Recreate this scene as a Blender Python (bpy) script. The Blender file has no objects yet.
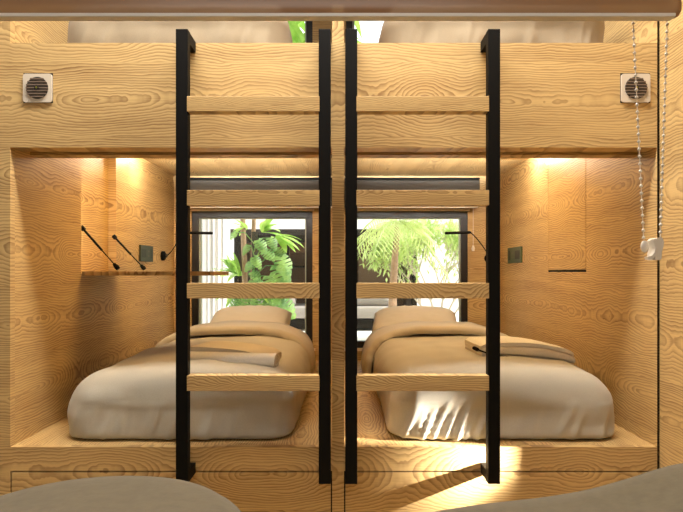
import bpy, bmesh, math, random
from mathutils import Vector, Matrix, noise
random.seed(7)
SC = bpy.context.scene
COL = SC.collection
PI = math.pi
FLOOR = -1.0            # everything below is written relative to eye level; lifted by +1 m at the end
ORG = {}                # world origin of every object

# ------------------------------------------------------------------ materials
def srgb(r, g, b):
    f = lambda c: c/12.92 if c <= .04045 else ((c+.055)/1.055)**2.4
    return (f(r/255), f(g/255), f(b/255), 1)

def new_mat(name):
    m = bpy.data.materials.new(name); m.use_nodes = True
    nt = m.node_tree
    return m, nt, nt.nodes['Principled BSDF'], nt.nodes['Material Output']

class NT:
    def __init__(s, nt): s.nt = nt
    def link(s, a, b): s.nt.links.new(a, b)
    def math(s, op, a, b=None, c=None):
        n = s.nt.nodes.new('ShaderNodeMath'); n.operation = op
        for i, v in enumerate((a, b, c)):
            if v is None: continue
            if hasattr(v, 'links'): s.link(v, n.inputs[i])
            else: n.inputs[i].default_value = v
        return n.outputs[0]
    def comb(s, x, y, z):
        n = s.nt.nodes.new('ShaderNodeCombineXYZ')
        for i, v in enumerate((x, y, z)):
            if hasattr(v, 'links'): s.link(v, n.inputs[i])
            else: n.inputs[i].default_value = v
        return n.outputs[0]
    def noise(s, vec, scale=1., detail=2., rough=.5):
        n = s.nt.nodes.new('ShaderNodeTexNoise')
        n.inputs['Scale'].default_value = scale; n.inputs['Detail'].default_value = detail
        n.inputs['Roughness'].default_value = rough
        s.link(vec, n.inputs['Vector']); return n.outputs['Fac']
    def obj(s):
        return s.nt.nodes.new('ShaderNodeTexCoord').outputs['Object']
    def ramp(s, fac, stops):
        n = s.nt.nodes.new('ShaderNodeValToRGB')
        el = n.color_ramp.elements
        while len(el) < len(stops): el.new(.5)
        for e, (p, c) in zip(el, stops): e.position = p; e.color = c
        s.link(fac, n.inputs[0]); return n.outputs['Color']
    def bump(s, h, strength, dist=.002):
        n = s.nt.nodes.new('ShaderNodeBump')
        n.inputs['Strength'].default_value = strength; n.inputs['Distance'].default_value = dist
        s.link(h, n.inputs['Height']); return n.outputs['Normal']

WC = {}
def wood(grain='X', across='Z', voff=.36, seed=0., light=(208, 176, 119), dark=(112, 73, 34), period=.275, ring=.0098, gain=1.0):
    key = (grain, across, voff, seed, light, dark, period, ring)
    if key in WC: return WC[key]
    m, nt, b, out = new_mat('larch_wood'); n = NT(nt)
    sep = nt.nodes.new('ShaderNodeSeparateXYZ'); n.link(n.obj(), sep.inputs[0])
    ax = {k: sep.outputs[k] for k in 'XYZ'}
    other = [k for k in 'XYZ' if k not in (grain, across)][0]
    u, v, w = ax[grain], ax[across], ax[other]
    vs = n.math('DIVIDE', n.math('SUBTRACT', v, voff), period)
    pid = n.math('ROUND', vs)
    vl = n.math('MULTIPLY', n.math('SUBTRACT', vs, pid), period)
    uo = n.math('ADD', n.math('MULTIPLY', pid, .83), n.math('ADD', u, seed))
    # slow drift of the cutting depth along the board makes cathedral arches
    lo = n.noise(n.comb(n.math('MULTIPLY', uo, 1.7), n.math('MULTIPLY', pid, 1.7), n.math('MULTIPLY', w, .5)), 1., 1., .5)
    jag = n.noise(n.comb(n.math('MULTIPLY', uo, 17.), n.math('MULTIPLY', v, 5.), w), 1., 2., .5)
    d = n.math('ADD', n.math('MULTIPLY', n.math('SUBTRACT', lo, .46), .62), n.math('MULTIPLY', n.math('SUBTRACT', jag, .5), .035))
    dist = n.noise(n.comb(n.math('MULTIPLY', uo, 2.6), n.math('MULTIPLY', v, 9.), w), 1., 2., .5)
    dist2 = n.noise(n.comb(n.math('MULTIPLY', uo, 14.), n.math('MULTIPLY', v, 50.), w), 1., 2., .5)
    vl2 = n.math('ADD', vl, n.math('MULTIPLY', n.math('SUBTRACT', dist, .5), .05))
    vl3 = n.math('ADD', vl2, n.math('MULTIPLY', n.math('SUBTRACT', dist2, .5), .008))
    r = n.math('SQRT', n.math('ADD', n.math('MULTIPLY', vl3, vl3), n.math('MULTIPLY', n.math('MULTIPLY', d, d), .45)))
    fr = n.math('FRACT', n.math('DIVIDE', r, ring))
    saw = n.math('POWER', fr, 2.2)
    edge = n.math('SUBTRACT', 1., n.math('POWER', fr, 14.))
    grain_l = n.math('MULTIPLY', saw, edge)
    fade = n.noise(n.comb(n.math('MULTIPLY', uo, 1.6), n.math('MULTIPLY', v, 9.), w), 1., 2., .5)
    amt = n.math('MULTIPLY', grain_l, n.math('ADD', .25, n.math('MULTIPLY', fade, 1.0)))
    fine = n.noise(n.comb(n.math('MULTIPLY', uo, 11.), n.math('MULTIPLY', v, 420.), n.math('MULTIPLY', w, 11.)), 1., 3., .6)
    big = n.noise(n.comb(n.math('MULTIPLY', uo, 1.2), n.math('MULTIPLY', v, 14.), 0.), 1., 2., .5)
    tot = n.math('ADD', n.math('MULTIPLY', amt, .75*gain), n.math('ADD', n.math('MULTIPLY', n.math('SUBTRACT', fine, .5), .55), n.math('MULTIPLY', n.math('SUBTRACT', big, .4), .45)))
    col = n.ramp(tot, [(0., srgb(*light)), (.68, srgb(*dark))])
    n.link(col, b.inputs['Base Color'])
    b.inputs['Roughness'].default_value = .5
    b.inputs['Specular IOR Level'].default_value = .3
    n.link(n.bump(n.math('ADD', fine, n.math('MULTIPLY', grain_l, -.5)), .15, .0015), b.inputs['Normal'])
    WC[key] = m
    return m

def plain(name, rgb, rough=.6, metal=0., spec=.4, noise_scale=None, bump=0., var=0., bdist=.001, sheen=0.):
    m, nt, b, out = new_mat(name); n = NT(nt)
    c = srgb(*rgb)
    b.inputs['Base Color'].default_value = c
    b.inputs['Roughness'].default_value = rough; b.inputs['Metallic'].default_value = metal
    b.inputs['Specular IOR Level'].default_value = spec
    if sheen: b.inputs['Sheen Weight'].default_value = sheen
    if noise_scale:
        f = n.noise(n.obj(), noise_scale, 3., .6)
        if var:
            k0 = tuple(max(0, x*(1-var)) for x in c[:3])+(1,); k1 = tuple(min(1, x*(1+var)) for x in c[:3])+(1,)
            n.link(n.ramp(f, [(.3, k0), (.7, k1)]), b.inputs['Base Color'])
        if bump: n.link(n.bump(f, bump, bdist), b.inputs['Normal'])
    return m

def leafmat(name, rgb, rgb2, trans=.35):
    m, nt, b, out = new_mat(name); n = NT(nt)
    f = n.noise(n.obj(), 9., 2., .5)
    c = n.ramp(f, [(.35, srgb(*rgb)), (.65, srgb(*rgb2))])
    n.link(c, b.inputs['Base Color']); b.inputs['Roughness'].default_value = .45
    t = nt.nodes.new('ShaderNodeBsdfTranslucent'); n.link(c, t.inputs['Color'])
    mx = nt.nodes.new('ShaderNodeMixShader'); mx.inputs[0].default_value = trans
    n.link(b.outputs[0], mx.inputs[1]); n.link(t.outputs[0], mx.inputs[2]); n.link(mx.outputs[0], out.inputs['Surface'])
    return m

def clearmat(name, opaque, rgb, rough=.05, gloss=.06):
    m, nt, b, out = new_mat(name); n = NT(nt)
    b.inputs['Base Color'].default_value = srgb(*rgb); b.inputs['Roughness'].default_value = rough
    t = nt.nodes.new('ShaderNodeBsdfTransparent')
    mx = nt.nodes.new('ShaderNodeMixShader')
    fr = nt.nodes.new('ShaderNodeFresnel'); fr.inputs[0].default_value = 1.45
    fac = n.math('MINIMUM', n.math('ADD', n.math('MULTIPLY', fr.outputs[0], gloss*8), opaque), 1.)
    n.link(fac, mx.inputs[0]); n.link(t.outputs[0], mx.inputs[1]); n.link(b.outputs[0], mx.inputs[2])
    n.link(mx.outputs[0], out.inputs['Surface'])
    return m

def emit(name, rgb, s):
    m, nt, b, out = new_mat(name)
    b.inputs['Emission Color'].default_value = srgb(*rgb); b.inputs['Emission Strength'].default_value = s
    b.inputs['Base Color'].default_value = srgb(*rgb)
    return m

W_FRONT = wood('X', 'Z', 1.36, .35)             # bunk parts (origin on the floor)
W_SIDE = wood('Y', 'Z', 1.36, 1.9)
W_SIDE2 = wood('Y', 'Z', 1.36, 3.1)
W_DECK = wood('Y', 'X', .12, 5.3)
W_CEIL = wood('Y', 'X', .05, 8.7)
W_ROOM = wood('Y', 'Z', .36, 2.6)
W_BACK = wood('X', 'Z', .30, 4.4)
W_RUNG = wood('X', 'Z', .02, .7, period=.2, ring=.006)
W_DARK = wood('X', 'Z', .36, 6.1, light=(96, 66, 44), dark=(58, 38, 24))
BLACK = plain('black_powder_coated_steel', (11, 9, 6), .6, 0., .12, 420., .35, .15)
FRAME = plain('dark_bronze_aluminium', (26, 21, 17), .45, .0, .4)
GAP = plain('shadow_gap_black', (9, 8, 7), .9)
UPLIN = plain('taupe_linen_darkened', (142, 128, 106), .92, 0., .15, 260., .25, .04, sheen=.15)  # taupe linen darkened to offset the strong top light on the upper duvets
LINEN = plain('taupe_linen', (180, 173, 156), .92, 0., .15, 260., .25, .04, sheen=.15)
LINEN2 = plain('beige_linen', (190, 181, 164), .92, 0., .15, 260., .25, .04, sheen=.15)
PILLOW = plain('pillow_linen', (206, 197, 180), .92, 0., .15, 260., .25, .04)
THROW = plain('woven_throw_tan', (208, 196, 174), .95, 0., .1, 340., .6, .08)
THROW_E = plain('woven_throw_cream', (226, 219, 204), .95, 0., .1, 340., .6, .08)
SHEET = plain('white_sheet', (226, 220, 208), .9)
POUF = plain('taupe_felt', (92, 84, 67), .95, 0., .1, 38., .3, .10, .003, .2)
VENT = plain('champagne_vent_cover', (206, 194, 176), .4, 0., .4)
VENTD = plain('dark_vent_disc', (40, 32, 27), .6)
LOUV = plain('bronze_louvre', (112, 96, 82), .45)
BRASS = plain('brass_screw', (150, 150, 60), .3, .8)
SOCK = plain('olive_socket_plate', (58, 62, 48), .4)
SOCKD = plain('dark_socket_face', (22, 23, 20), .4)
SOCKG = plain('green_socket_plate', (66, 82, 54), .4)
GREY = plain('grey_blind_fabric', (74, 71, 66), .75, 0., .3)
WHITE = plain('white_plastic', (232, 226, 215), .35)
BEAD = plain('clear_grey_bead', (238, 227, 208), .25, 0., .6)
CLIP = plain('taupe_plastic_clip', (236, 226, 208), .45)
STUC = plain('white_stucco', (238, 234, 226), .9, 0., .2, 60., .2, .03)
PAVE = plain('pale_paving', (232, 227, 218), .9, 0., .2, 5., .1, .04)
CURT = plain('white_curtain', (243, 240, 234), .9)
SOFAG = plain('grey_sofa_fabric', (160, 152, 143), .95)
GLASS = clearmat('window_glass', .015, (230, 236, 234))
FILM = clearmat('clear_blind_bar', .74, (176, 132, 92), .3, .06)
HAZE = clearmat('translucent_blind_fabric', .75, (150, 140, 128), .6, .02)
LEAF = leafmat('bright_leaf', (140, 190, 66), (184, 220, 106))
MONS = leafmat('monstera_leaf', (78, 128, 58), (140, 182, 88), .25)
FERN = leafmat('fern_frond', (176, 198, 108), (206, 220, 146), .4)
SHRUB = leafmat('shrub_leaf', (186, 214, 122), (216, 232, 156), .4)
TRUNK = plain('palm_trunk', (166, 138, 112), .9, 0., .2, 40., .6, .2, .01)
POLE = plain('moss_pole', (66, 64, 54), .9, 0., .2, 60., .6, .2, .01)
TWIG = plain('pale_twig', (196, 184, 164), .85)
PLASTER = plain('grey_plaster', (128, 126, 122), .9)
FLOORM = wood('Y', 'X', .1, 9.9, period=.16)
LED = emit('led_diffuser', (255, 226, 180), 6.)
LEDT = emit('led_tube', (255, 246, 230), 280.)
LINER = plain('pale_reveal_liner', (238, 220, 190), .6)

# ------------------------------------------------------------------ mesh helpers
def BM(): return bmesh.new()

def box(bm, x0, x1, y0, y1, z0, z1):
    vs = [bm.verts.new((x, y, z)) for x in (x0, x1) for y in (y0, y1) for z in (z0, z1)]
    for f in ((0, 1, 3, 2), (4, 6, 7, 5), (0, 4, 5, 1), (2, 3, 7, 6), (0, 2, 6, 4), (1, 5, 7, 3)):
        bm.faces.new([vs[i] for i in f])
    return bm

def bx(*a, bev=0.):
    bm = box(BM(), *a)
    if bev: bevel(bm, bev)
    return bm

def bevel(bm, w, seg=2):
    bmesh.ops.bevel(bm, geom=bm.edges[:], offset=w, segments=seg, profile=.5, affect='EDGES')

def tube(bm, pts, r, seg=10, caps=True):
    pts = [Vector(p) for p in pts]; rings = []
    rr = r if isinstance(r, (list, tuple)) else [r]*len(pts)
    up = None
    for i, p in enumerate(pts):
        t = (pts[min(i+1, len(pts)-1)] - pts[max(i-1, 0)]).normalized()
        if up is None: up = Vector((0, 0, 1)) if abs(t.z) < .9 else Vector((1, 0, 0))
        a = t.cross(up).normalized(); b = t.cross(a).normalized(); up = -b if False else up
        rings.append([bm.verts.new(p + rr[i]*(a*math.cos(2*PI*k/seg) + b*math.sin(2*PI*k/seg))) for k in range(seg)])
    for A, B in zip(rings, rings[1:]):
        for k in range(seg):
            bm.faces.new((A[k], A[(k+1) % seg], B[(k+1) % seg], B[k]))
    if caps:
        bm.faces.new(rings[0][::-1]); bm.faces.new(rings[-1])
    return bm

def bez(p0, p1, p2, p3, n=14):
    p0, p1, p2, p3 = map(Vector, (p0, p1, p2, p3))
    return [((1-t)**3)*p0+3*t*(1-t)**2*p1+3*t*t*(1-t)*p2+t**3*p3 for t in [i/n for i in range(n+1)]]

def sphere(bm, c, r, u=8, v=6):
    bmesh.ops.create_uvsphere(bm, u_segments=u, v_segments=v, radius=r, matrix=Matrix.Translation(c))
    return bm

def rbox(cx, cy, half, r, rb, zb, nx=48, ny=90, nz=22):
    """rounded box grid on z = zb.. : returns bm; r = top / side radius, rb = bottom radius"""
    a, b, c = half
    bm = BM(); cache = {}
    def vert(i, j, k):
        key = (i, j, k)
        if key not in cache:
            p = Vector(((2*i/nx-1)*a, (2*j/ny-1)*b, (2*k/nz-1)*c))
            q = Vector((max(-a+r, min(a-r, p.x)), max(-b+r, min(b-r, p.y)), max(-c+rb, min(c-r, p.z))))
            dv = p-q
            rz = r if dv.z > 0 else rb
            e = Vector((dv.x/r, dv.y/r, dv.z/rz))
            if e.length > 1e-9:
                e.normalize(); h = math.hypot(e.x, e.y)
                k = h**-.62 if (dv.z <= 0 and h > 1e-6) else 1.
                p = q + Vector((e.x*r*k, e.y*r*k, e.z*rz))
            cache[key] = bm.verts.new((cx+p.x, cy+p.y, zb+c+p.z))
        return cache[key]
    for (n1, n2, fn) in ((nx, ny, lambda s, t, e: (s, t, nz*e)), (nx, nz, lambda s, t, e: (s, ny*e, t)), (ny, nz, lambda s, t, e: (nx*e, s, t))):
        for e in (0, 1):
            for s in range(n1):
                for t in range(n2):
                    q = [vert(*fn(s, t, e)), vert(*fn(s+1, t, e)), vert(*fn(s+1, t+1, e)), vert(*fn(s, t+1, e))]
                    bm.faces.new(q)
    bmesh.ops.recalc_face_normals(bm, faces=bm.faces[:])
    return bm

# ------------------------------------------------------------------ object helpers
def tag(o, label=None, cat=None, group=None, kind=None):
    if label: o['label'] = label
    if cat: o['category'] = cat
    if group: o['group'] = group
    if kind: o['kind'] = kind
    return o

def obj(name, bm, mat, parent=None, base=None, smooth=None):
    """link bm (given in scene coordinates) as one mesh object; smooth = angle in degrees"""
    o0 = ORG[parent.name] if parent else Vector(base if base is not None else (0, 0, 0))
    bmesh.ops.translate(bm, verts=bm.verts[:], vec=-o0)
    bmesh.ops.recalc_face_normals(bm, faces=bm.faces[:])
    me = bpy.data.meshes.new(name); bm.to_mesh(me); bm.free()
    for mm in (mat if isinstance(mat, (list, tuple)) else [mat]): me.materials.append(mm)
    if smooth is not None:
        me.shade_smooth()
        if smooth < 180: me.set_sharp_from_angle(angle=math.radians(smooth))
    o = bpy.data.objects.new(name, me); COL.objects.link(o)
    if parent: o.parent = parent
    else: o.location = o0
    ORG[o.name] = o0.copy()
    return o

def thing(name, label, cat, loc, group=None):
    o = bpy.data.objects.new(name, None); COL.objects.link(o)
    o.empty_display_size = .05; o.location = loc; ORG[o.name] = Vector(loc)
    return tag(o, label, cat, group)

def struct(name, bm, mat, parent=None, smooth=None):
    o = obj(name, bm, mat, parent, smooth=smooth)
    if not parent: o['kind'] = 'structure'
    return o

def copy_tree(o, parent=None):
    c = o.copy(); COL.objects.link(c)
    if parent: c.parent = parent
    for ch in list(o.children): copy_tree(ch, c)
    return c

# ------------------------------------------------------------------ key dimensions (metres, eye level = 0)
XL, XR = -1.217, 1.166        # inner faces of the bunk side panels
PX0, PX1 = -.031, .013        # partition
YB = 2.06                     # back wall face
DECK = -.645; CEIL = .70; UDECK = .78
TOP = 2.1

# ------------------------------------------------------------------ built-in bunk
bunk = thing('built_in_bunk', 'built-in larch bunk with two lower and two upper sleeping bays', 'bunk bed', (0, 0, FLOOR))
for a, b in ((XL-.24, PX0), (PX1, XR)):
    x0 = a if a > XL else XL
    obj('guard_board', bx(x0, b, 0, .03, .459, .844), W_FRONT, bunk)
    s = BM(); box(s, x0, b, .03, .08, .459, .48); box(s, x0, b, .135, .2, .459, .48); box(s, x0, b, .186, .2, .48, CEIL)
    obj('soffit', s, W_FRONT, bunk)
    obj('curtain_track', bx(x0, b, .08, .135, .472, .48), W_DARK, bunk)
    obj('upper_platform', bx(x0, b, .03, YB, CEIL, UDECK), W_CEIL, bunk)
    obj('lower_platform', bx(x0, b, .028, YB, DECK-.03, DECK), W_DECK, bunk)
    obj('fascia', bx(x0, b, 0, .028, -.733, DECK), W_FRONT, bunk)
    obj('seam_shade_backing', bx(x0, b, .022, .04, FLOOR, -.733), GAP, bunk)  # black sheet behind the drawers that colours their seams as shade
    dr = obj('drawer', bx(x0+.005, b-.005, 0, .02, FLOOR+.03, -.7385, bev=.001), W_FRONT, bunk)
obj('partition', bx(PX0, PX1, 0, YB, FLOOR, TOP), W_FRONT, bunk)
obj('face_stile', bx(XL-.25, XL, 0, .03, FLOOR, TOP), W_FRONT, bunk)
# left side panel with a shallow niche for the folding desk
NY0, NY1, NZ0, NZ1, ND = .575, .99, -.005, .62, .042
s = BM()
box(s, XL-.08, XL, .03, NY0, FLOOR, TOP); box(s, XL-.08, XL, NY1, YB, FLOOR, TOP)
box(s, XL-.08, XL, NY0, NY1, FLOOR, NZ0); box(s, XL-.08, XL, NY0, NY1, NZ1, TOP); box(s, XL-.08, XL-ND, NY0, NY1, NZ0, NZ1)
obj('side_panel', s, W_SIDE, bunk)
# right side panel with a flush closed flap
FY0, FY1 = .605, 1.10
s = BM()
box(s, XR, XR+.05, .02, FY0, FLOOR, TOP); box(s, XR, XR+.002, .001, .02, FLOOR, TOP); box(s, XR, XR+.05, FY1, YB, FLOOR, TOP)
box(s, XR, XR+.05, FY0, FY1, FLOOR, 0.0); box(s, XR, XR+.05, FY0, FY1, .62, TOP)
box(s, XR+.03, XR+.05, FY0, FY1, 0, .62)
obj('side_panel', s, W_SIDE2, bunk)
obj('shadow_gap', bx(XR+.002, XR+.0095, .006, .02, FLOOR, TOP), GAP, bunk)
fl = thing('folding_desk', 'closed wooden fold-down desk flush in the right bunk wall above its dark slot', 'desk', (XR, (FY0+FY1)/2, .012))
obj('flap', bx(XR-.0008, XR+.022, FY0+.004, FY1-.004, .012, .616, bev=.001), wood('Y', 'Z', .348, 3.4), fl)
obj('finger_slot', bx(XR-.0004, XR+.01, FY0+.004, FY1-.004, .0, .0095), GAP, fl)

# ------------------------------------------------------------------ room shell
struct('floor', bx(-1.6, 1.4, -3.3, 2.2, FLOOR-.1, FLOOR), FLOORM)
struct('ceiling', bx(-1.6, 1.4, -3.3, 2.2, TOP, TOP+.1), PLASTER)
struct('wall_left', bx(-1.60, -1.45, -3.3, 2.2, FLOOR, TOP), PLASTER)
a0 = XR+.0095; s = BM()
box(s, a0, 1.195, -3.3, -.1828, FLOOR, TOP); box(s, a0, 1.195, -.176, .0, FLOOR, TOP)
box(s, a0, 1.195, -.1828, -.176, FLOOR, -.56); box(s, a0, 1.195, -.1828, -.176, -.40, TOP)  # slit and cavity cut around the added spot to shape its beam
box(s, 1.195, 1.4, -3.3, -.235, FLOOR, TOP); box(s, 1.195, 1.4, -.145, .0, FLOOR, TOP)
box(s, 1.195, 1.4, -.235, -.145, FLOOR, -.56); box(s, 1.195, 1.4, -.235, -.145, -.40, TOP); box(s, 1.275, 1.4, -.235, -.145, -.56, -.40); box(s, XR+.05, 1.4, .0, 2.2, FLOOR, TOP)
struct('wall_right', s, wood('Y', 'Z', .30, 7.7))
# back wall with four openings
WX = [(-1.088, -.204), (.04, .93)]
WZ = [(-.555, .445), (.98, 1.93)]
s = BM()
xs = [-1.45, WX[0][0], WX[0][1], WX[1][0], WX[1][1], 1.25]
for i in range(5):
    if i in (1, 3):
        for z0, z1 in ((FLOOR, WZ[0][0]), (WZ[0][1]+.012, WZ[1][0]), (WZ[1][1], TOP)): box(s, xs[i], xs[i+1], YB, YB+.13, z0, z1)
    else: box(s, xs[i], xs[i+1], YB, YB+.13, FLOOR, TOP)
struct('wall_back', s, W_BACK)
wi = 1
for z0, z1 in WZ:
    for x0, x1 in WX:
        f = BM(); t = .047
        y0, y1 = YB+.012, YB+.07
        box(f, x0, x1, y0, y1, z1-t, z1); box(f, x0, x1, y0, y1, z0, z0+t)
        box(f, x0, x0+t, y0, y1, z0+t, z1-t); box(f, x1-t, x1, y0, y1, z0+t, z1-t)
        w = struct('window_%d' % wi, f, FRAME)
        g = obj('pane', bx(x0+t, x1-t, YB+.04, YB+.048, z0+t, z1-t), GLASS, w)
        bd = BM(); e = .016
        box(bd, x0+t, x1-t, YB+.03, YB+.06, z1-t-e*.5, z1-t); box(bd, x0+t, x0+t+e, YB+.03, YB+.06, z0+t, z1-t); box(bd, x1-t-e*.6, x1-t, YB+.03, YB+.06, z0+t, z1-t)
        obj('glazing_bead', bd, plain('glazing_bead', (170, 176, 160), .4), w)
        if wi < 3:
            obj('liner', bx(x0-.0, x1+.012, YB-.006, YB+.03, z1, z1+.012), LINER, w)
            obj('sill', bx(x0-.01, x1+.02, YB-.02, YB+.02, z0-.02, z0), LINER, w)
        wi += 1
# solid wall behind the camera
struct('wall_front', bx(-1.45, XR+.0095, -3.3, -3.2, FLOOR, TOP), PLASTER)
struct('trim_1', bx(-1.45, XR+.0095, -1.27, -1.17, .80, .90), W_ROOM)

# ------------------------------------------------------------------ ladders
LW = .540; PW = .042; PD = .034; YF = -.115
def make_ladder(x0):
    t = thing('bunk_ladder', '', 'ladder', (x0+LW/2, YF, -.739), 'bunk ladders')
    for s in (0, 1):
        xa = x0 + s*(LW-PW)
        p = obj('post', bx(xa, xa+PW, YF, YF+PD, -.739, .847, bev=.0015), BLACK, t)
        for za, zb in ((-.739, -.701), (.807, .847)):
            obj('bracket', bx(xa+.001, xa+PW-.001, YF+PD-.001, -.0005, za+.0005, zb-.0005, bev=.001), BLACK, p)
    for yt in (96, 190, 283, 375.5):
        z1 = (272-yt)/287.2
        obj('rung', bx(x0+PW-.003, x0+LW-PW+.003, YF-.001, YF+.041, z1-.054, z1, bev=.0015), W_RUNG, t)
    return t
lad = make_ladder(-.574)
lad['label'] = 'black steel ladder with four wooden rungs in front of the left bunk'
l2 = copy_tree(lad); l2.location.x += .5905
l2['label'] = 'black steel ladder with four wooden rungs in front of the right bunk'

# ------------------------------------------------------------------ beds
def fbm(x, y, z): return noise.noise(Vector((x, y, z)))
def duvet_mesh(cx, y0, y1, zb, zt, half, seed, r=.135, flip=1, extra=()):
    hz = (zt-zb)/2
    bm = rbox(cx, (y0+y1)/2, (half, (y1-y0)/2, hz), min(r, hz*.98), .022, zb, 84, 110, 30)
    bm.normal_update()
    rnd = random.Random(seed)
    ridges = [(rnd.uniform(-half*.95, half*.95), rnd.uniform(.007, .018), rnd.uniform(.10, .35)*flip, rnd.uniform(.2, .65), rnd.uniform(.1, .65)) for _ in range(30)] + list(extra)
    moves = []
    for v in bm.verts:
        x = v.co.x-cx; y = v.co.y; zz = (v.co.z-zb)/(zt-zb); n = v.normal.copy()
        d = .016*fbm(x*2.6+seed, y*2.2, zz*1.3) + .006*fbm(x*7, y*6+seed, zz*4)
        low = max(0., 1-zz)
        frontness = max(0., min(1., (y0+.22-y)/.2)) 
        edge = max(frontness, max(0., (abs(x)-half*.75)/(half*.25))*.5)
        f = 0.
        for (rx, w, tl, a, hgt) in ridges:
            lowf = max(0., 1-zz/(.35+hgt*.6))
            f += a*math.exp(-((x-rx-tl*zz*.35)/w)**2)*lowf**.7
        d += edge*(.015*(f-.35) if frontness > .02 else 0)
        d += edge*.009*low*fbm((x+y)*16+seed*3, zz*1.4, seed)
        if zz > .5: d += .03*(1-(x/half)**2)*(zz-.5)*2
        # soft creases running down the bed
        if zz > .6: d += .006*fbm(x*9+seed, y*1.3, 3.1)
        if zz < .2: d *= .35+.65*zz/.2
        if zz < .04: d *= .4; n = Vector((n.x, n.y, 0))
        moves.append((v, n*d))
    for v, m in moves: v.co += m
    for v in bm.verts:
        if v.co.z < zb+.001: v.co.z = zb+.001
    # bottom hem ripples a little
    for v in bm.verts:
        zz = (v.co.z-zb)/(zt-zb)
        if zz < .25: v.co.z += (.25-zz)*.008*(.5+.5*fbm(v.co.x*12+seed, v.co.y*9, 1.))
    return bm

def fold_mesh(cx, y0, y1, half, zb, zt, th, seed):
    """turned-down duvet edge draped over the bed: thick band with a rolled front edge"""
    bm = BM(); N = 72; prof = []
    def outline(t, off, yy):
        c, s = math.cos(t), math.sin(t); nn = 2/3.0
        a = half-off; h = zt-zb-off
        x = a*math.copysign(abs(c)**nn, c); z = h*abs(s)**(nn*1.0)
        wob = .012*fbm(t*2.2+seed, yy*3, 0) + .006*fbm(t*6, yy*7, seed)
        return Vector((cx+x*(1+wob*.6), 0, zb+z+wob*abs(s)))
    # closed loop in (offset, y): rolled edge in front
    loop = []
    for k in range(9):
        a = PI/2 + PI*k/8
        loop.append((th/2-th/2*math.sin(a), y0+th/2+th/2*math.cos(a)*1.1))
    loop = loop + [(th, y0+.12), (th, y1), (0, y1), (0, y0+(y1-y0)*.6), (0, y0+(y1-y0)*.3), (0, y0+.06)]
    rings = []
    for i in range(N+1):
        t = PI*i/N
        t = .0 + t
        ring = []
        for (o, y) in loop:
            p = outline(t, o, y)
            p.y = y + .035*fbm(t*1.7+seed, 0, 2.) + .012*fbm(t*7+seed, 1., 0) - .05*abs(math.cos(t))**4
            ring.append(bm.verts.new(p))
        rings.append(ring)
    L = len(loop)
    for A, B in zip(rings, rings[1:]):
        for k in range(L): bm.faces.new((A[k], A[(k+1) % L], B[(k+1) % L], B[k]))
    bm.faces.new(rings[0]); bm.faces.new(rings[-1][::-1])
    return bm

def pillow_mesh(cx, cy, cz, a, b, h, tilt, seed, skew=0.):
    bm = BM(); n = 36; grid = {}
    M = Matrix.Translation((cx, cy, cz)) @ Matrix.Rotation(tilt, 4, 'X')
    for side in (1, -1):
        for i in range(n+1):
            for j in range(n+1):
                if side < 0 and (i in (0, n) or j in (0, n)): grid[side, i, j] = grid[1, i, j]; continue
                u, v = 2*i/n-1, 2*j/n-1
                x = a*u*(1-.07*(1-u*u)*v*v - .05*abs(v)**3*0)*(1-.06*v*v*(1-abs(u))); y = b*v*(1-.10*u*u*(1-abs(v)))
                z = h*((1-u**4)*(1-v**4))**.55
                z += .012*fbm(u*2+seed, v*2, side)*(1-u*u)*(1-v*v) + .006*fbm(u*7, v*5+seed, side)*((1-u**4)*(1-v**4))
                p = M @ Vector((x + skew*v*b, y, side*z))
                grid[side, i, j] = bm.verts.new(p)
    for side in (1, -1):
        for i in range(n):
            for j in range(n):
                q = [grid[side, i, j], grid[side, i+1, j], grid[side, i+1, j+1], grid[side, i, j+1]]
                if side < 0: q.reverse()
                bm.faces.new(q)
    return bm

def lower_bed(cx, seed, label, flip, extra=()):
    t = thing('bed', label, 'bed', (cx, 1.0, DECK), 'beds on the lower platforms')
    obj('mattress', rbox(cx, 1.10, (.36, .88, .10), .06, .03, DECK+.001, 20, 40, 8), SHEET, t, smooth=180)
    obj('duvet', duvet_mesh(cx, .060, 1.66, DECK+.001, -.405, .447, seed, flip=flip, extra=extra), LINEN, t, smooth=180)
    obj('duvet_fold', fold_mesh(cx-.02*flip, 1.26, 1.66, .482, DECK+.03, -.322, .05, seed), LINEN2, t, smooth=180)
    return t
lower_bed(-.625, 3.3, 'taupe made-up bed in the lower left bay with a rolled throw on it', 1)
lower_bed(.635, 8.1, 'sunlit taupe made-up bed in the lower right bay under an end-folded throw', 1, [(-.33+.042*i, .0065, .30, 1.5-.1*(i % 3), .35+.2*(i % 2)) for i in range(6)])
p = obj('pillow', pillow_mesh(-.625, 1.80, -.375, .275, .23, .10, math.radians(20), 1.), PILLOW, base=(-.625, 1.80, -.45), smooth=180)
tag(p, 'beige pillow at the head of the lower left bed before the leafy window', 'pillow', 'pillows')
p = obj('pillow', pillow_mesh(.51, 1.80, -.375, .29, .23, .10, math.radians(20), 5., .12), PILLOW, base=(.51, 1.80, -.45), smooth=180)
tag(p, 'beige pillow at the head of the lower right bed before the palm window', 'pillow', 'pillows')
def upper_bed(cx, seed, label):
    t = thing('bed', label, 'bed', (cx, 1.0, UDECK), 'beds on the upper platforms')
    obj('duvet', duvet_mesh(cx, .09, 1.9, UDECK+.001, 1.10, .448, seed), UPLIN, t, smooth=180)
upper_bed(-.65, 12.7, 'upper left bunk bed, only its duvet front showing above the guard board')
upper_bed(.615, 17.2, 'upper right bunk bed, only its duvet front showing above the guard board')

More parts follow.
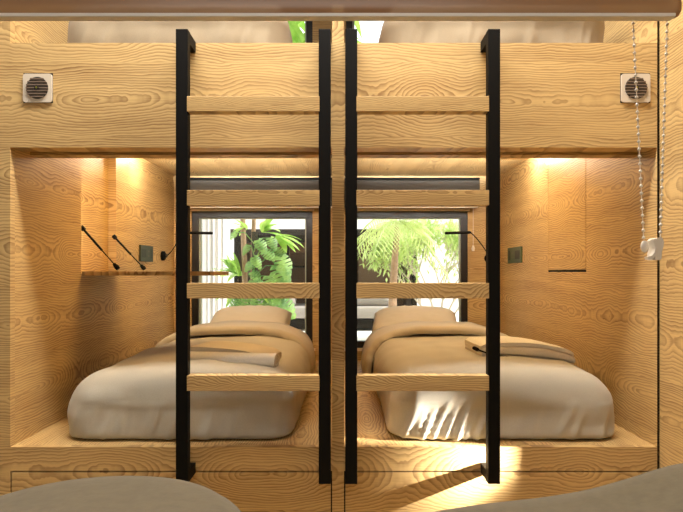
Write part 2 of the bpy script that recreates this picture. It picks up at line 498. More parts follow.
# folded throws
def throw_mesh(cx, cy, z, lx, ly, rot, layers, seed, dz=0.):
    """blanket folded to a flat pad: a spiral-like stack of layers in the Y-Z plane, swept along X"""
    bm = BM(); th = .017; N = 26
    path = []
    for L in range(layers):
        zz = L*th*1.12
        ys = [-ly/2+ly*k/7 for k in range(8)]
        if L % 2: ys.reverse()
        path += [(y, zz) for y in ys]
        if L < layers-1:
            s = 1 if L % 2 == 0 else -1
            path += [(s*(ly/2+th*.5*math.sin(a)), zz+th*.56*(1-math.cos(a))) for a in (PI*.25, PI*.5, PI*.75)]
    # outline of the strip
    def nrm(i):
        a = path[max(0, i-1)]; b = path[min(len(path)-1, i+1)]
        dx, dz_ = b[0]-a[0], b[1]-a[1]; l = math.hypot(dx, dz_) or 1
        return (-dz_/l, dx/l)
    top = []; bot = []
    for i, (y, zz) in enumerate(path):
        nx, nz = nrm(i); top.append((y+nx*th*.5, zz+nz*th*.5)); bot.append((y-nx*th*.5, zz-nz*th*.5))
    loop = top+bot[::-1]
    M = Matrix.Translation((cx, cy, z+th/2)) @ Matrix.Rotation(rot, 4, 'Z')
    rings = []
    for i in range(N+1):
        x = -lx/2+lx*i/N
        e = min(1, (lx/2-abs(x))/.02)
        ring = []
        for (y, zz) in loop:
            w = .006*fbm(x*6+seed, y*5, zz*20)
            ring.append(bm.verts.new(M @ Vector((x, y*(1-.03*(1-e)), zz*(.85+.15*e)+w-dz*(x/(lx/2))**2-dz*.8*(x/(lx/2))))))
        rings.append(ring)
    L = len(loop)
    for A, B in zip(rings, rings[1:]):
        for k in range(L): bm.faces.new((A[k], A[(k+1) % L], B[(k+1) % L], B[k]))
    bm.faces.new(rings[0]); bm.faces.new(rings[-1][::-1])
    return bm
def rolled_end(cx, cy, cz, r, lx, rot):
    bm = BM(); pts = []
    for k in range(60):
        a = k*.28; rr = r*(1-.8*k/60)
        pts.append((rr*math.cos(a), rr*.85*math.sin(a)))
    M = Matrix.Translation((cx, cy, cz)) @ Matrix.Rotation(rot, 4, 'Z')
    th = .009
    for s, (A, B) in enumerate(zip(pts, pts[1:])):
        quad = []
        for (y, z) in (A, B):
            l = math.hypot(y, z); iy, iz = y*(1-th/l), z*(1-th/l)
            quad.append([(y, z), (iy, iz)])
        vs = [bm.verts.new(M @ Vector((x, p[0], p[1]))) for x in (-lx/2, lx/2) for q in quad for p in q]
        for f in ((0, 2, 6, 4), (1, 5, 7, 3), (0, 1, 3, 2), (4, 6, 7, 5)): bm.faces.new([vs[i] for i in f])
    bmesh.ops.remove_doubles(bm, verts=bm.verts[:], dist=1e-5)
    return bm
tz = -.392
t = thing('throw_blanket', 'tan and cream throw rolled at one end lying on the left bed', 'blanket', (-.45, .36, tz), 'throw blankets')
obj('folded_layers', throw_mesh(-.472, .42, tz-.004, .365, .22, math.radians(-11), 4, 2., .018), THROW, t, smooth=50)
obj('roll', rolled_end(-.466, .305, tz+.018, .045, .41, math.radians(-11)), THROW_E, t, smooth=60)
t = thing('throw_blanket', 'cream throw folded flat at the wall side of the right bed', 'blanket', (.86, .52, tz), 'throw blankets')
obj('folded_layers', throw_mesh(.825, .56, tz+.002, .42, .26, math.radians(3), 4, 6., .02), THROW_E, t, smooth=50)
t = thing('rod', 'thin black rod with a knob end lying on the right bed', 'rod', (.62, .42, -.36))
obj('shaft', tube(BM(), [(.592, .42, -.338), (.66, .40, -.362), (.74, .37, -.372)], .004), BLACK, t, smooth=60)
obj('knob', tube(BM(), [(.584, .42, -.334), (.590, .42, -.336), (.606, .4195, -.3425), (.612, .419, -.345)], [.005, .0085, .0085, .004]), BLACK, t, smooth=60)

# ------------------------------------------------------------------ left folding desk (open)
t = thing('folding_desk', 'open wooden fold-down desk on black stays in the left bunk wall', 'desk', (XL, .78, -.03))
obj('flap', bx(XL+.002, XL+.612, NY0+.004, NY1-.004, -.017, .003, bev=.001), wood('X', 'Y', .1, 2.2), t)
for y, x_end, za, zt in ((NY0+.016, .165, .208, .022), (NY1-.02, .16, .19, .022)):
    a = Vector((XL-.002, y, za)); b = Vector((XL+x_end, y+.005, zt-.006))
    d = b-a
    stay = obj('stay', tube(BM(), [a, a+d*.55], .0055), BLACK, t, smooth=60)
    obj('piston', tube(BM(), [a+d*.5, a+d*.97], .0028), BLACK, stay, smooth=60)
    obj('end_fitting', tube(BM(), [a-d*.03, a+d*.05], .011, 10), BLACK, stay, smooth=60)
    obj('end_fitting', tube(BM(), [b-d*.12, b-d*.04, b+d*.01], [.007, .012, .010], 10), BLACK, stay, smooth=60)

# ------------------------------------------------------------------ sockets, reading lamps
def socket(x, s, y0, y1, z0, z1, mat, label):
    t = thing('socket_panel', label, 'socket', (x, (y0+y1)/2, (z0+z1)/2), 'socket panels')
    xa, xb = sorted((x, x+s*.012))
    obj('plate', bx(xa, xb, y0, y1, z0, z1, bev=.002), mat, t)
    f0 = x+s*.0125; xa, xb = sorted((x+s*.010, f0))
    w = y1-y0
    obj('usb_port', bx(xa, xb, y0+w*.08, y0+w*.42, z0+.025, z1-.025), SOCKD, t)
    o = BM()
    for k in (-1, 1): tube(o, [(x+s*.010, y0+w*.62, (z0+z1)/2+k*.014), (f0, y0+w*.62, (z0+z1)/2+k*.014)], .006, 10)
    obj('button', o, LOUV, t)
    obj('socket_face', bx(xa, xb, y0+w*.78, y0+w*.93, z0+.02, z1-.02), SOCKD, t)
socket(XL, 1, 1.34, 1.57, .065, .165, SOCK, 'dark socket panel on the left bunk wall above the open desk')
socket(XR, -1, 1.55, 1.84, .06, .165, SOCKG, 'green socket panel on the right bunk wall near the ladder')

def lamp(base, wall_n, ctrl, h0, h1, label):
    t = thing('reading_lamp', label, 'lamp', base, 'reading lamps')
    b = Vector(base); n = Vector(wall_n)
    obj('wall_mount', tube(BM(), [b, b+n*.018, b+n*.024], [.032, .032, .02], 20), BLACK, t, smooth=40)
    obj('switch', tube(BM(), [b+n*.02, b+n*.035], .011, 12), VENTD, t, smooth=40)
    obj('gooseneck', tube(BM(), bez(b+n*.03, *ctrl, h0), .0036, 8), BLACK, t, smooth=60)
    h0 = Vector(h0); h1 = Vector(h1); d = h1-h0
    obj('lamp_head', tube(BM(), [h0-d*.04, h0, h0+d*.06, h1-d*.03, h1], [.003, .008, .0095, .0095, .008], 14), BLACK, t, smooth=50)
lamp((XL, 1.785, .11), (1, 0, 0), ((-1.12, 1.77, .14), (-1.10, 1.74, .262)), (-1.01, 1.72, .262), (-.856, 1.72, .260), 'black gooseneck reading lamp on the left bay wall by the curtain-side window')
lamp((1.08, YB, .10), (0, -1, 0), ((1.02, 1.80, .11), (.93, 1.72, .22)), (.87, 1.72, .266), (.70, 1.72, .260), 'black gooseneck reading lamp across the right window by the ladder')

# ------------------------------------------------------------------ vents on the guard boards
def vent(cx, cz, label):
    t = thing('air_vent', label, 'vent', (cx, 0, cz), 'air vents')
    obj('recess_shade', bx(cx-.0545, cx+.0545, -.0006, .004, cz-.0545, cz+.0555), GAP, t)  # flat black plate for the shade around the cover; the board has no hole
    c = bx(cx-.053, cx+.053, -.007, -.0008, cz-.0535, cz+.0515)
    es = [e for e in c.edges if abs(e.verts[0].co.y-e.verts[1].co.y) > .001]
    bmesh.ops.bevel(c, geom=es, offset=.009, segments=4, profile=.5, affect='EDGES')
    obj('cover', c, VENT, t, smooth=30)
    R = .0405; cz -= .001
    obj('grille_disc', tube(BM(), [(cx, -.0078, cz), (cx, -.006, cz)], R, 40), VENTD, t)
    for k in range(7):
        dz = (k-3)*.0108; hw = math.sqrt(R*R-dz*dz)*.985
        bm = bx(cx-hw, cx+hw, -.0125, -.0072, cz+dz-.0026, cz+dz+.0026)
        obj('louvre', bm, LOUV, t)
    obj('hub', tube(BM(), [(cx, -.0072, cz), (cx, -.0136, cz)], .0085, 18), VENTD, t, smooth=40)
    obj('screw', tube(BM(), [(cx, -.0134, cz), (cx, -.0150, cz)], .0035, 12), BRASS, t, smooth=40)
vent((38.3-340.5)/271.4, (272-88.3)/271.4, 'round slatted air vent in a beige square at the left of the guard board')
vent((635-340.5)/271.4, (272-88.3)/271.4, 'round slatted air vent behind the bead chain on the right guard board')

# ------------------------------------------------------------------ window blinds (rolled up)
def cassette(x0, x1, label, cord=None):
    t = thing('window_blind', label, 'blind', ((x0+x1)/2, YB-.06, .467), 'window blinds')
    bm = BM(); prof = [(YB-.005, .467), (YB-.115, .467), (YB-.127, .475), (YB-.132, .50), (YB-.132, .60), (YB-.128, .645), (YB-.112, .655), (YB-.005, .655)]
    A = [bm.verts.new((x0, y, z)) for y, z in prof]; B = [bm.verts.new((x1, y, z)) for y, z in prof]
    for k in range(len(prof)): bm.faces.new((A[k], A[(k+1) % len(prof)], B[(k+1) % len(prof)], B[k]))
    bm.faces.new(A); bm.faces.new(B[::-1])
    obj('cassette', bm, GREY, t, smooth=30)
    obj('top_shade_strip', bx(x0, x1, YB-.13, YB-.002, .655, .668), GAP, t)  # black strip paints the shade line between cassette and ceiling
    obj('hem_bar', bx(x0+.01, x1-.01, YB-.105, YB-.075, .458, .468), BEAD, t)
    if cord:
        obj('cord', tube(BM(), [(cord, YB-.07, .47), (cord, YB-.07, .185)], .0016, 6), WHITE, t)
        obj('cord_weight', tube(BM(), [(cord, YB-.07, .19), (cord, YB-.07, .17), (cord, YB-.07, .15)], [.006, .012, .009], 10), WHITE, t, smooth=50)
cassette(-1.12, -.05, 'grey rolled-up blind box above the lower left window')
cassette(.03, .985, 'grey rolled-up blind box with white cord above the lower right window', .952)

# ------------------------------------------------------------------ foreground roller blind with bead chain
YC = -1.2
rb = thing('roller_blind', 'translucent roller blind bar crossing the top with a bead chain at right', 'blind', (0, YC, .80))
bm = BM(); prof = []
for k in range(28):
    a = 2*PI*k/28; prof.append((YC+.0115*math.cos(a), .4195+.0205*math.copysign(abs(math.sin(a))**.7, math.sin(a))))
ring = []
for i, (x, sc) in enumerate(((-.75, 1), (.515, 1), (.527, .93), (.533, .78), (.5355, .5))):
    ring.append([bm.verts.new((x, YC+(y-YC)*sc, .4195+(z-.4195)*sc)) for y, z in prof])
for A, B in zip(ring, ring[1:]):
    for k in range(28): bm.faces.new((A[k], A[(k+1) % 28], B[(k+1) % 28], B[k]))
bm.faces.new(ring[0]); bm.faces.new(ring[-1][::-1])
obj('hem_bar', bm, FILM, rb, smooth=60)
obj('blind_fabric', bx(-.74, .52, YC-.001, YC+.001, .4225, .70), HAZE, rb)
obj('hem_highlight', bx(-.74, .522, YC-.0135, YC+.004, .3975, .4035, bev=.0012), WHITE, rb)  # white strip paints the lit rim along the bar's lower edge
obj('roller_tube', tube(BM(), [(-.74, YC, .72), (.52, YC, .72)], .028, 20), GREY, rb, smooth=60)
for xa in (-.75, .53): obj('end_bracket', bx(xa, xa+.008, YC-.03, YC+.03, .69, .80), WHITE, rb)
ch = BM(); wire = BM()
def strand(p, q):
    p, q = Vector(p), Vector(q); L = (q-p).length; n = int(L/.0118)
    for k in range(n+1): sphere(ch, p+(q-p)*(k/n), .0027, 10, 7)
    tube(ch, [p, q], .0008, 5)
yc = YC+.016
strand((.4546, yc, .72), (.487, yc, .055)); strand((.5354, yc, .72), (.5137, yc, .052))
obj('bead_chain', ch, BEAD, rb, smooth=60)
# chain holder: a curved clip hanging in the chain loop
cl = BM()
def plate(profile, y0, y1):
    A = [cl.verts.new((x, y0, z)) for x, z in profile]; B = [cl.verts.new((x, y1, z)) for x, z in profile]
    n = len(profile)
    for k in range(n): cl.faces.new((A[k], A[(k+1) % n], B[(k+1) % n], B[k]))
    cl.faces.new(A); cl.faces.new(B[::-1])
plate([(.492+(x-.489)*.6+.006, z) for x, z in [(.489, .051), (.496, .054), (.508, .055), (.513, .049), (.5125, .041), (.508, .032), (.507, .021), (.502, .019), (.489, .019), (.4895, .030), (.493, .038), (.490, .044)]], yc-.013, yc+.010)
# curved lip on the left
lip = [(x+.006, z) for x, z in [(.492, .053), (.4935, .046), (.496, .037), (.4935, .027), (.487, .0205), (.480, .0195), (.479, .024), (.4855, .0255), (.490, .031), (.4915, .038), (.4895, .045), (.4885, .052)]]
plate(lip, yc-.016, yc-.006)
obj('chain_holder', cl, CLIP, rb, smooth=35)
wl = BM()
bmesh.ops.create_uvsphere(wl, u_segments=16, v_segments=10, radius=.0085, matrix=Matrix.Translation((.4885, yc, .041)) @ Matrix.Diagonal((.75, .5, 1.15, 1)))
obj('chain_wheel', wl, BEAD, rb, smooth=60)

# ------------------------------------------------------------------ foreground seats
bm = BM(); prof = []
R = .362; cx, cy = -.54, -.955; zt = -.517
pr = [(0, zt+.012), (.12, zt+.012), (.22, zt+.009), (.29, zt+.003), (.325, zt-.008), (.348, zt-.026), (.36, zt-.055), (.363, zt-.10), (.362, -.8), (.352, -.93), (.33, -.97), (.25, -.98)]
rings = []
for (r, z) in pr[1:]:
    rings.append([bm.verts.new((cx+r*math.cos(2*PI*k/72), cy+r*math.sin(2*PI*k/72), z+.004*fbm(r*4*math.cos(2*PI*k/72), r*4*math.sin(2*PI*k/72), 1))) for k in range(72)])
for A, B in zip(rings, rings[1:]):
    for k in range(72): bm.faces.new((A[k], A[(k+1) % 72], B[(k+1) % 72], B[k]))
bm.faces.new(rings[0]); bm.faces.new(rings[-1][::-1])
t = thing('pouf', 'round taupe upholstered pouf at the bottom left in front of the drawers', 'pouf', (cx, cy, FLOOR))
obj('cushion', bm, POUF, t, smooth=180)
obj('base', tube(BM(), [(cx, cy, FLOOR), (cx, cy, -.975)], .28, 40), BLACK, t, smooth=40)

# lounge seat, its soft rim rising to the right
bm = BM(); NX, NYY = 70, 30
def rim(px):
    pts = [(330, 519), (410, 511.5), (480, 500.5), (540, 494), (580, 487.5), (608, 480), (635, 472), (657, 464), (683, 459), (730, 456), (800, 458)]
    for (a, b), (c, d) in zip(pts, pts[1:]):
        if a <= px <= c: return b+(d-b)*(px-a)/(c-a)
    return pts[-1][1]
DS = 1.35; sc = 570/DS; yfar = DS-2.1
tops = []
for i in range(NX+1):
    px = 330+450*i/NX
    X = (px-340.5)/sc
    zz = sum((272-rim(min(800, max(330, px+d)))) for d in (-14, -7, 0, 7, 14))/5/sc
    tops.append((X, zz))
sec = [(-.55, -.97, 0), (-.58, -.9, 0), (-.585, -.15, 1), (-.57, -.06, 1), (-.52, -.02, 1), (-.4, -.005, 1), (-.2, -.004, 1), (-.06, -.004, 1), (-.02, -.0, 1), (.0, -.02, 1), (.012, -.06, 1), (.012, -.15, 1), (.0, -.9, 0), (-.02, -.97, 0)]
rings = []
for i, (X, zz) in enumerate(tops):
    e = min(1, i/4, (NX-i)/4); e = math.sin(e*PI/2)
    r_ = []
    for (y, z, rel) in sec:
        Z = zz+z*1.0 if rel else z
        if rel: Z -= .05*(1-e)
        yy = yfar + y if y > -.25 else yfar + y*(.75+.25*e)
        r_.append(bm.verts.new((X, yy, Z)))
    rings.append(r_)
for A, B in zip(rings, rings[1:]):
    for k in range(len(sec)): bm.faces.new((A[k], A[(k+1) % len(sec)], B[(k+1) % len(sec)], B[k]))
bm.faces.new(rings[0]); bm.faces.new(rings[-1][::-1])
t = thing('lounge_chair', 'taupe upholstered seat with a curved rim rising at the bottom right', 'chair', (.5, yfar-.3, FLOOR))
obj('cushion', bm, POUF, t, smooth=60)
b = BM(); box(b, .03, .98, yfar-.5, yfar-.06, FLOOR, -.965)
obj('base', b, BLACK, t)

# ------------------------------------------------------------------ led strips in the bays and added ceiling fills (hidden behind the soffits)
for x0, x1, side in ((XL+.035, XL+.235, 'left'), (XR-.235, XR-.035, 'right')):
    t = thing('led_strip', 'short warm tube light against the side wall under the ceiling of the lower %s bay' % side, 'light', ((x0+x1)/2, 1.25, CEIL), 'strip lights')
    for xx in (x0+.04, x1-.05): obj('clip', bx(xx, xx+.01, 1.244, 1.256, .68, CEIL-.0005), WHITE, t)
    obj('tube', tube(BM(), [(x0, 1.25, .678), (x1, 1.25, .678)], .006, 10), LEDT, t, smooth=60)
for x0, x1, side in ((-1.1, -.15, 'left'), (.12, 1.06, 'right')):
    t = thing('uplight', 'unseen fill bar added behind the front board to brighten the lower %s bay ceiling' % side, 'light', ((x0+x1)/2, .208, .515), 'ceiling fills')
    obj('housing', bx(x0, x1, .2005, .216, .515, .545), WHITE, t)  # added unseen bar, put in to brighten the bay ceiling
# ------------------------------------------------------------------ garden
G = -.78
struct('ground', bx(-9, 9, 2.2, 16, G-.2, G), PAVE)
struct('wall_garden', bx(-9, 9, 9.5, 9.7, G, 1.5), STUC)

def leaf(bm, base, d, up, L, W, droop=.25, fold=.15, n=6):
    """pointed leaf blade with a midrib"""
    d = d.normalized(); s = d.cross(up)
    if s.length < 1e-4: s = Vector((1, 0, 0))
    s.normalize(); nn = s.cross(d).normalized()
    rows = []
    for i in range(n+1):
        t = i/n; w = W*.5*(math.sin(PI*min(1, t*.96+.04))**.75)*(1-.25*t)
        c = base + d*(L*t) - Vector((0, 0, 1))*(droop*L*t*t)
        e = nn*(fold*w)
        rows.append((bm.verts.new(c-s*w+e), bm.verts.new(c), bm.verts.new(c+s*w+e)))
    for A, B in zip(rows, rows[1:]):
        bm.faces.new((A[0], A[1], B[1], B[0])); bm.faces.new((A[1], A[2], B[2], B[1]))

def split_leaf(bm, base, d, up, L, W, droop=.35):
    """heart-shaped monstera blade, notched along both sides"""
    d = d.normalized(); s = d.cross(up).normalized(); nn = s.cross(d).normalized()
    def pt(t, k):
        return base + d*(L*t) + s*(W*.5*k) - Vector((0, 0, 1))*(droop*L*max(t, 0)**2) + nn*(-.12*W*k*k)
    mid = [bm.verts.new(pt(t, 0)) for t in [i/6 for i in range(7)]]
    wid = [.55, .95, 1., .88, .66, .38, .0]
    for sg in (-1, 1):
        # lobe at the base
        a = bm.verts.new(pt(-.16, .45*sg)); b = bm.verts.new(pt(.0, .92*sg))
        bm.faces.new((mid[0], a, b, mid[1]))
        for i in range(1, 6):
            w0, w1 = wid[i], wid[i+1]
            t0, t1 = i/6, (i+1)/6
            o1 = bm.verts.new(pt(t0-.06, w0*sg)); o2 = bm.verts.new(pt(t0+.07, max(w0*.97, .1)*sg))
            i1 = bm.verts.new(pt(t0-.0, .3*w0*sg)); i2 = bm.verts.new(pt(t0+.13, .36*w1*sg+.02*sg))
            bm.faces.new((mid[i], i1, i2, mid[i+1])); bm.faces.new((i1, o1, o2, i2))

rnd = random.Random(21)
def rdir(el0, el1, az=None, spread=PI):
    a = rnd.uniform(0, 2*PI) if az is None else az+rnd.uniform(-spread, spread)
    e = math.radians(rnd.uniform(el0, el1))
    return Vector((math.cos(a)*math.cos(e), math.sin(a)*math.cos(e), math.sin(e)))
UP = Vector((0, 0, 1))
# left window: palm with tall stems, climbing monstera on its pole
YP = 3.3; k = (2.1+YP)/570
X = lambda px: (px-340.5)*k
Z = lambda py: (272-py)*k
t = thing('cane_palm', 'two-stemmed plant with bright broad leaves outside the left window', 'plant', (X(248), YP, G))
obj('stem', tube(BM(), [(X(243), YP+.05, G), (X(244), YP+.05, Z(270)), (X(242), YP+.05, Z(225)), (X(241), YP+.05, 2.3)], [.03, .027, .025, .018], 10), TRUNK, t, smooth=60)
obj('stem', tube(BM(), [(X(250), YP+.12, G), (X(251), YP+.12, Z(260)), (X(252), YP+.12, Z(215)), (X(256), YP+.12, 2.2)], [.026, .022, .02, .015], 10), TRUNK, t, smooth=60)
bm = BM()
for (px, py, n, L, W, e0, e1, az) in ((262, 232, 9, .30, .12, -5, 60, .3), (276, 236, 6, .27, .10, -20, 20, 0), (240, 276, 15, .30, .075, 5, 75, PI), (232, 272, 10, .26, .065, 10, 80, PI), (240, 292, 7, .22, .12, -30, 20, PI), (262, 290, 8, .22, .10, -40, 20, 0), (246, 228, 8, .16, .06, -10, 50, PI)):
    for _ in range(n):
        d = rdir(e0, e1, az, 1.2); leaf(bm, Vector((X(px), YP+rnd.uniform(-.08, .1), Z(py))), d, UP, L*rnd.uniform(.75, 1.1), W*rnd.uniform(.8, 1.15), rnd.uniform(.1, .5))
for _ in range(150):
    c = Vector((rnd.uniform(-.75, .1), YP+rnd.uniform(-.3, .4), rnd.uniform(2.05, 2.75)))
    leaf(bm, c, rdir(-40, 40), UP, rnd.uniform(.2, .34), rnd.uniform(.08, .12), .4, n=4)
obj('foliage', bm, LEAF, t, smooth=60)
t = thing('monstera', 'split-leaf climbing plant on a dark pole outside the left window', 'plant', (X(255), YP-.1, G))
obj('support_pole', tube(BM(), [(X(256), YP-.02, G), (X(255), YP-.02, Z(232))], .03, 12), POLE, t, smooth=60)
bm = BM(); st = BM()
for (px, py, L) in ((266, 246, .15), (276, 243, .14), (272, 256, .15), (282, 254, .15), (288, 262, .22), (284, 270, .24), (276, 280, .20), (262, 284, .20), (262, 262, .13), (252, 266, .13), (236, 238, .09), (246, 250, .10), (268, 292, .2), (280, 296, .22), (286, 303, .24), (254, 300, .18), (243, 303, .18), (270, 306, .2), (290, 284, .16), (258, 276, .14), (240, 300, .15), (262, 312, .2), (282, 312, .2)):
    a = Vector((X(255), YP-.05, Z(py+6))); c = Vector((X(px-4 if px > 255 else px+4), YP-.12-rnd.uniform(0, .15), Z(py-4)))
    tube(st, [a, (a+c)/2+Vector((0, 0, .05)), c], .005, 5)
    sx = 1 if px > 255 else -1
    split_leaf(bm, c, Vector((sx*rnd.uniform(.25, .6), -.35, -rnd.uniform(.3, .7))), Vector((sx*.2, -1, .6)), L*.85, L*.78)
obj('leaf_stalk', st, MONS, t, smooth=60); obj('foliage', bm, MONS, t, smooth=60)

# right window: tree fern and a twiggy shrub
YP2 = 3.6; k = (2.1+YP2)/570
t = thing('tree_fern', 'feathery pale palm with one slim trunk outside the right window', 'palm', (X(392), YP2, G))
crown = Vector((X(398), YP2, Z(222)))
obj('trunk', tube(BM(), [(X(391), YP2, G), (X(393), YP2, Z(290)), (X(395), YP2, Z(255)), crown], [.05, .04, .034, .026], 10), TRUNK, t, smooth=60)
bm = BM()
for i in range(14):
    az = 2*PI*i/14*1.0+rnd.uniform(-.2, .2); el = math.radians(rnd.uniform(0, 55) if i % 3 else rnd.uniform(-25, 10)); L = rnd.uniform(.42, .68)
    d = Vector((math.cos(az)*math.cos(el), math.sin(az)*math.cos(el), math.sin(el)))
    prev = None; P = []
    for j in range(19):
        u = j/18
        P.append(crown + d*(L*u) - UP*(L*.75*u*u))
    tube(bm, P, .004, 4)
    for j in range(2, 19):
        tdir = (P[j]-P[j-1]).normalized(); s = tdir.cross(UP).normalized()
        ll = .20*math.sin(PI*(.15+.8*j/19))**.8
        for sg in (-1, 1):
            for q in (0,):
                leaf(bm, P[j-1]+(P[j]-P[j-1])*q, (s*sg+tdir*.55-UP*.25), UP, ll, .017, .3, .1, 2)
obj('fronds', bm, FERN, t, smooth=60)
YP3 = 4.5; k = (2.1+YP3)/570
t = thing('shrub', 'pale twiggy bush with small light green leaves outside the right window', 'shrub', (X(438), YP3, G))
tw = BM(); lf = BM(); root = Vector((X(438), YP3, G))
def branch(p, d, L, r, depth):
    q = p + d*L
    m = (p+q)/2 + Vector((rnd.uniform(-1, 1), rnd.uniform(-1, 1), 0))*L*.06
    tube(tw, [p, m, q], [r, r*.85, r*.65], 5)
    if depth <= 2:
        for _ in range(9 if depth else 15):
            c = p+(q-p)*rnd.uniform(.1, 1.1)+Vector((rnd.uniform(-.1, .1), rnd.uniform(-.12, .12), rnd.uniform(-.07, .07)))
            leaf(lf, c, rdir(-60, 50), UP, rnd.uniform(.06, .10), rnd.uniform(.022, .034), .3, .1, 2)
    if depth == 0: return
    for _ in range(3):
        dd = (d + Vector((rnd.uniform(-.75, .75), rnd.uniform(-.5, .5), rnd.uniform(-.1, .5)))).normalized()
        branch(q, dd, L*rnd.uniform(.66, .82), r*.62, depth-1)
for az in (-.7, -.25, .2, .55, .9):
    branch(root, Vector((az*.75, rnd.uniform(-.2, .2), 1)).normalized(), .46, .017, 4)
obj('twigs', tw, TWIG, t, smooth=60); obj('foliage', lf, SHRUB, t)

# pavilion across the courtyard
YV = 5.6; k = (2.1+YV)/570
pv = thing('pavilion', 'dark timber garden pavilion with black frame seen through the windows', 'pavilion', (0, YV+.6, G))
x0, x1 = X(234), X(417); zt = Z(235)
obj('lintel', bx(x0, x1, YV, YV+.1, zt-.10, zt), BLACK, pv)
for xx in (x0, X(306)-.3, x1-.07): obj('post', bx(xx, xx+.07, YV, YV+.09, G, zt-.1), BLACK, pv)
obj('back_panel', bx(x0, x1, YV+1.15, YV+1.2, G, zt), W_DARK, pv)
obj('roof', bx(x0-.05, x1+.05, YV+.0, YV+1.25, zt, zt+.08), FRAME, pv)
obj('side_wall', bx(x0, x0+.05, YV+.1, YV+1.15, G, zt-.0), W_DARK, pv)
obj('side_wall', bx(x1-.05, x1, YV+.1, YV+1.15, G, zt-.0), W_DARK, pv)
obj('shelf', bx(X(270), X(306), YV+.75, YV+1.14, Z(265)-.03, Z(265)), BLACK, pv)
obj('fascia_board', bx(x0+.07, x1-.07, YV+.3, YV+.34, Z(252), zt-.1), W_DARK, pv)
obj('tan_panel', bx(X(361), X(398), YV+1.0, YV+1.14, G, Z(256)), plain('tan_screen', (150, 122, 96), .8), pv)
sf = thing('garden_daybed', 'low grey daybed in the pavilion beyond the courtyard', 'sofa', (X(325), YV+.3, G))
obj('frame', bx(X(262), X(392), YV-.15, YV+.7, G+.02, Z(318), bev=.01), BLACK, sf)
obj('seat', bx(X(262), X(392), YV-.17, YV+.7, Z(318)+.002, Z(306), bev=.04), SOFAG, sf, smooth=40)
for px, lab in ((276, 'rounded grey cushion on the daybed seen through the left window'), (372, 'wide grey cushion on the daybed seen through the right window')):
    c = obj('cushion', pillow_mesh(X(px), YV+.1, Z(297), .27, .16, .11, math.radians(40), px), SOFAG, base=(X(px), YV+.1, Z(306)), smooth=180)
    tag(c, lab, 'cushion', 'daybed cushions')
# white curtain left of the plants
YK = 4.6; k = (2.1+YK)/570
bm = BM(); A = []; B = []
n = 60
for i in range(n+1):
    x = X(180)+(X(224)-X(180))*i/n; y = YK+.035*math.sin(i*.9)+.02*math.sin(i*2.1)
    A.append((x, y)); 
f0 = [bm.verts.new((x, y, G)) for x, y in A]; f1 = [bm.verts.new((x, y, Z(190))) for x, y in A]
g0 = [bm.verts.new((x, y+.006, G)) for x, y in A]; g1 = [bm.verts.new((x, y+.006, Z(190))) for x, y in A]
for i in range(n):
    bm.faces.new((f0[i], f0[i+1], f1[i+1], f1[i])); bm.faces.new((g0[i], g1[i], g1[i+1], g0[i+1]))
    bm.faces.new((f0[i], g0[i], g0[i+1], f0[i+1])); bm.faces.new((f1[i], f1[i+1], g1[i+1], g1[i]))
bm.faces.new((f0[0], f1[0], g1[0], g0[0])); bm.faces.new((f0[n], g0[n], g1[n], f1[n]))
tag(obj('outdoor_curtain', bm, CURT, base=(X(200), YK, G), smooth=60), 'white hanging curtain at the left edge of the left window view', 'curtain')

# ------------------------------------------------------------------ lights
t = thing('niche_light', 'upright warm strip light inside the desk niche of the left bunk wall', 'light', (XL-.024, NY0+.004, .02))
obj('diffuser', bx(XL-.034, XL-.014, NY0+.0005, NY0+.008, .04, .50), LED, t)
t = thing('sun_patch_spot', 'unseen spot added in the right room wall to throw the sun patch by the bunk', 'light', (1.26, -.205, -.48))  # added unseen spot; its beam stands in for sunlight at the bed foot
obj('housing', tube(BM(), [(1.269, -.19, -.48), (1.235, -.19, -.48)], .014, 16), BLACK, t, smooth=40)
t = thing('ceiling_light', 'long flat ceiling light over the space in front of the bunks', 'light', (-.1, -.40, TOP))
obj('housing', bx(-1.12, .92, -.61, -.19, TOP-.02, TOP-.001), WHITE, t)
obj('diffuser', bx(-1.1, .9, -.6, -.2, TOP-.026, TOP-.02), LED, t)
wld = bpy.data.worlds.new('sky'); SC.world = wld; wld.use_nodes = True
bg = wld.node_tree.nodes['Background']; bg.inputs[0].default_value = (.93, .97, 1., 1); bg.inputs[1].default_value = 2.0
def light(name, typ, loc, energy, color=(1, 1, 1), **kw):
    l = bpy.data.lights.new(name, typ); l.energy = energy; l.color = color
    for a, b in kw.items(): setattr(l, a, b)
    o = bpy.data.objects.new(name, l); COL.objects.link(o); o.location = loc; return o
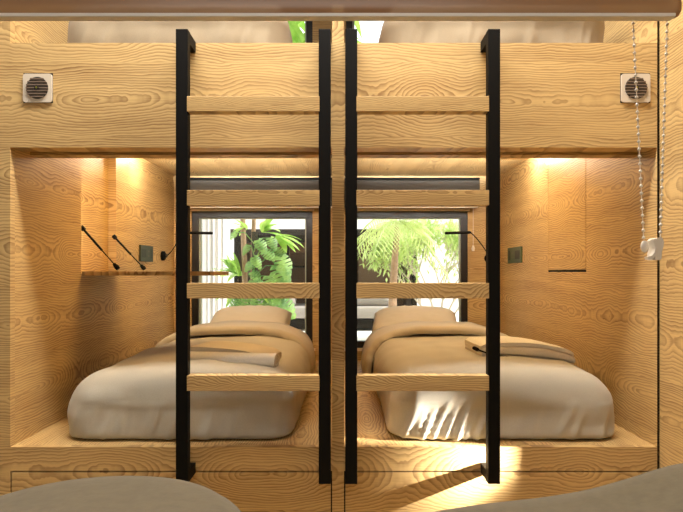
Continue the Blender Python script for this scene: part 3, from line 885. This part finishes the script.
def aim(o, target): o.rotation_euler = (Vector(target)-o.location).to_track_quat('-Z', 'Y').to_euler()
o = light('ceiling_light_lamp', 'AREA', (-.1, -.40, TOP-.03), 135, (1, .97, .93), shape='RECTANGLE', size=2.0, size_y=.36); aim(o, (-.1, -.3, 0))
o = light('front_fill', 'AREA', (-.1, -3.1, 1.2), 16, (1, .97, .93), shape='RECTANGLE', size=1.6, size_y=.8); aim(o, (-.1, 0, .3))  # added soft fill from behind the camera
o = light('sun', 'SUN', (4, 6, 6), 6, (1, .96, .9), angle=.01); aim(o, (4-.55, 6, 6-.75))
for x0, x1 in ((-1.1, -.15), (.12, 1.06)):
    o = light('ceiling_fill_lamp', 'AREA', ((x0+x1)/2, .222, .53), 25, (1, .98, .94), shape='RECTANGLE', size=x1-x0, size_y=.02, spread=math.radians(24)); aim(o, ((x0+x1)/2, 1.222, .53+.26))
o = light('sun_patch_spot_lamp', 'SPOT', (1.22, -.19, -.48), 1500, (1, .95, .88), spot_size=math.radians(40), spot_blend=.9, shadow_soft_size=.003); aim(o, (-.02, .02, -.76))  # added beams that make the sun patch on drawers and bed
o = light('sun_patch_spot_lamp', 'SPOT', (1.22, -.19, -.48), 2600, (1, .95, .88), spot_size=math.radians(26), spot_blend=1., shadow_soft_size=.003); aim(o, (.16, -.02, -.80))
o = light('niche_light_lamp', 'AREA', (XL-.024, NY0+.012, .27), 1.0, (1, .82, .58), shape='RECTANGLE', size=.02, size_y=.46); aim(o, (XL-.024, 2., .27))

# ------------------------------------------------------------------ camera
cam = bpy.data.cameras.new('camera'); co = bpy.data.objects.new('camera', cam); COL.objects.link(co)
co.location = (0, -2.1, 0); co.rotation_euler = (PI/2, 0, 0)
cam.sensor_width = 36; cam.lens = 570/683*36; cam.shift_x = 1/683; cam.shift_y = 16/683; cam.clip_start = .02
SC.camera = co
for o in COL.objects:
    if o.parent is None: o.location.z += 1.0
vs = SC.view_settings
vs.view_transform = 'Standard'; vs.look = 'None'; vs.exposure = 0.; vs.gamma = 1.; vs.use_curve_mapping = False
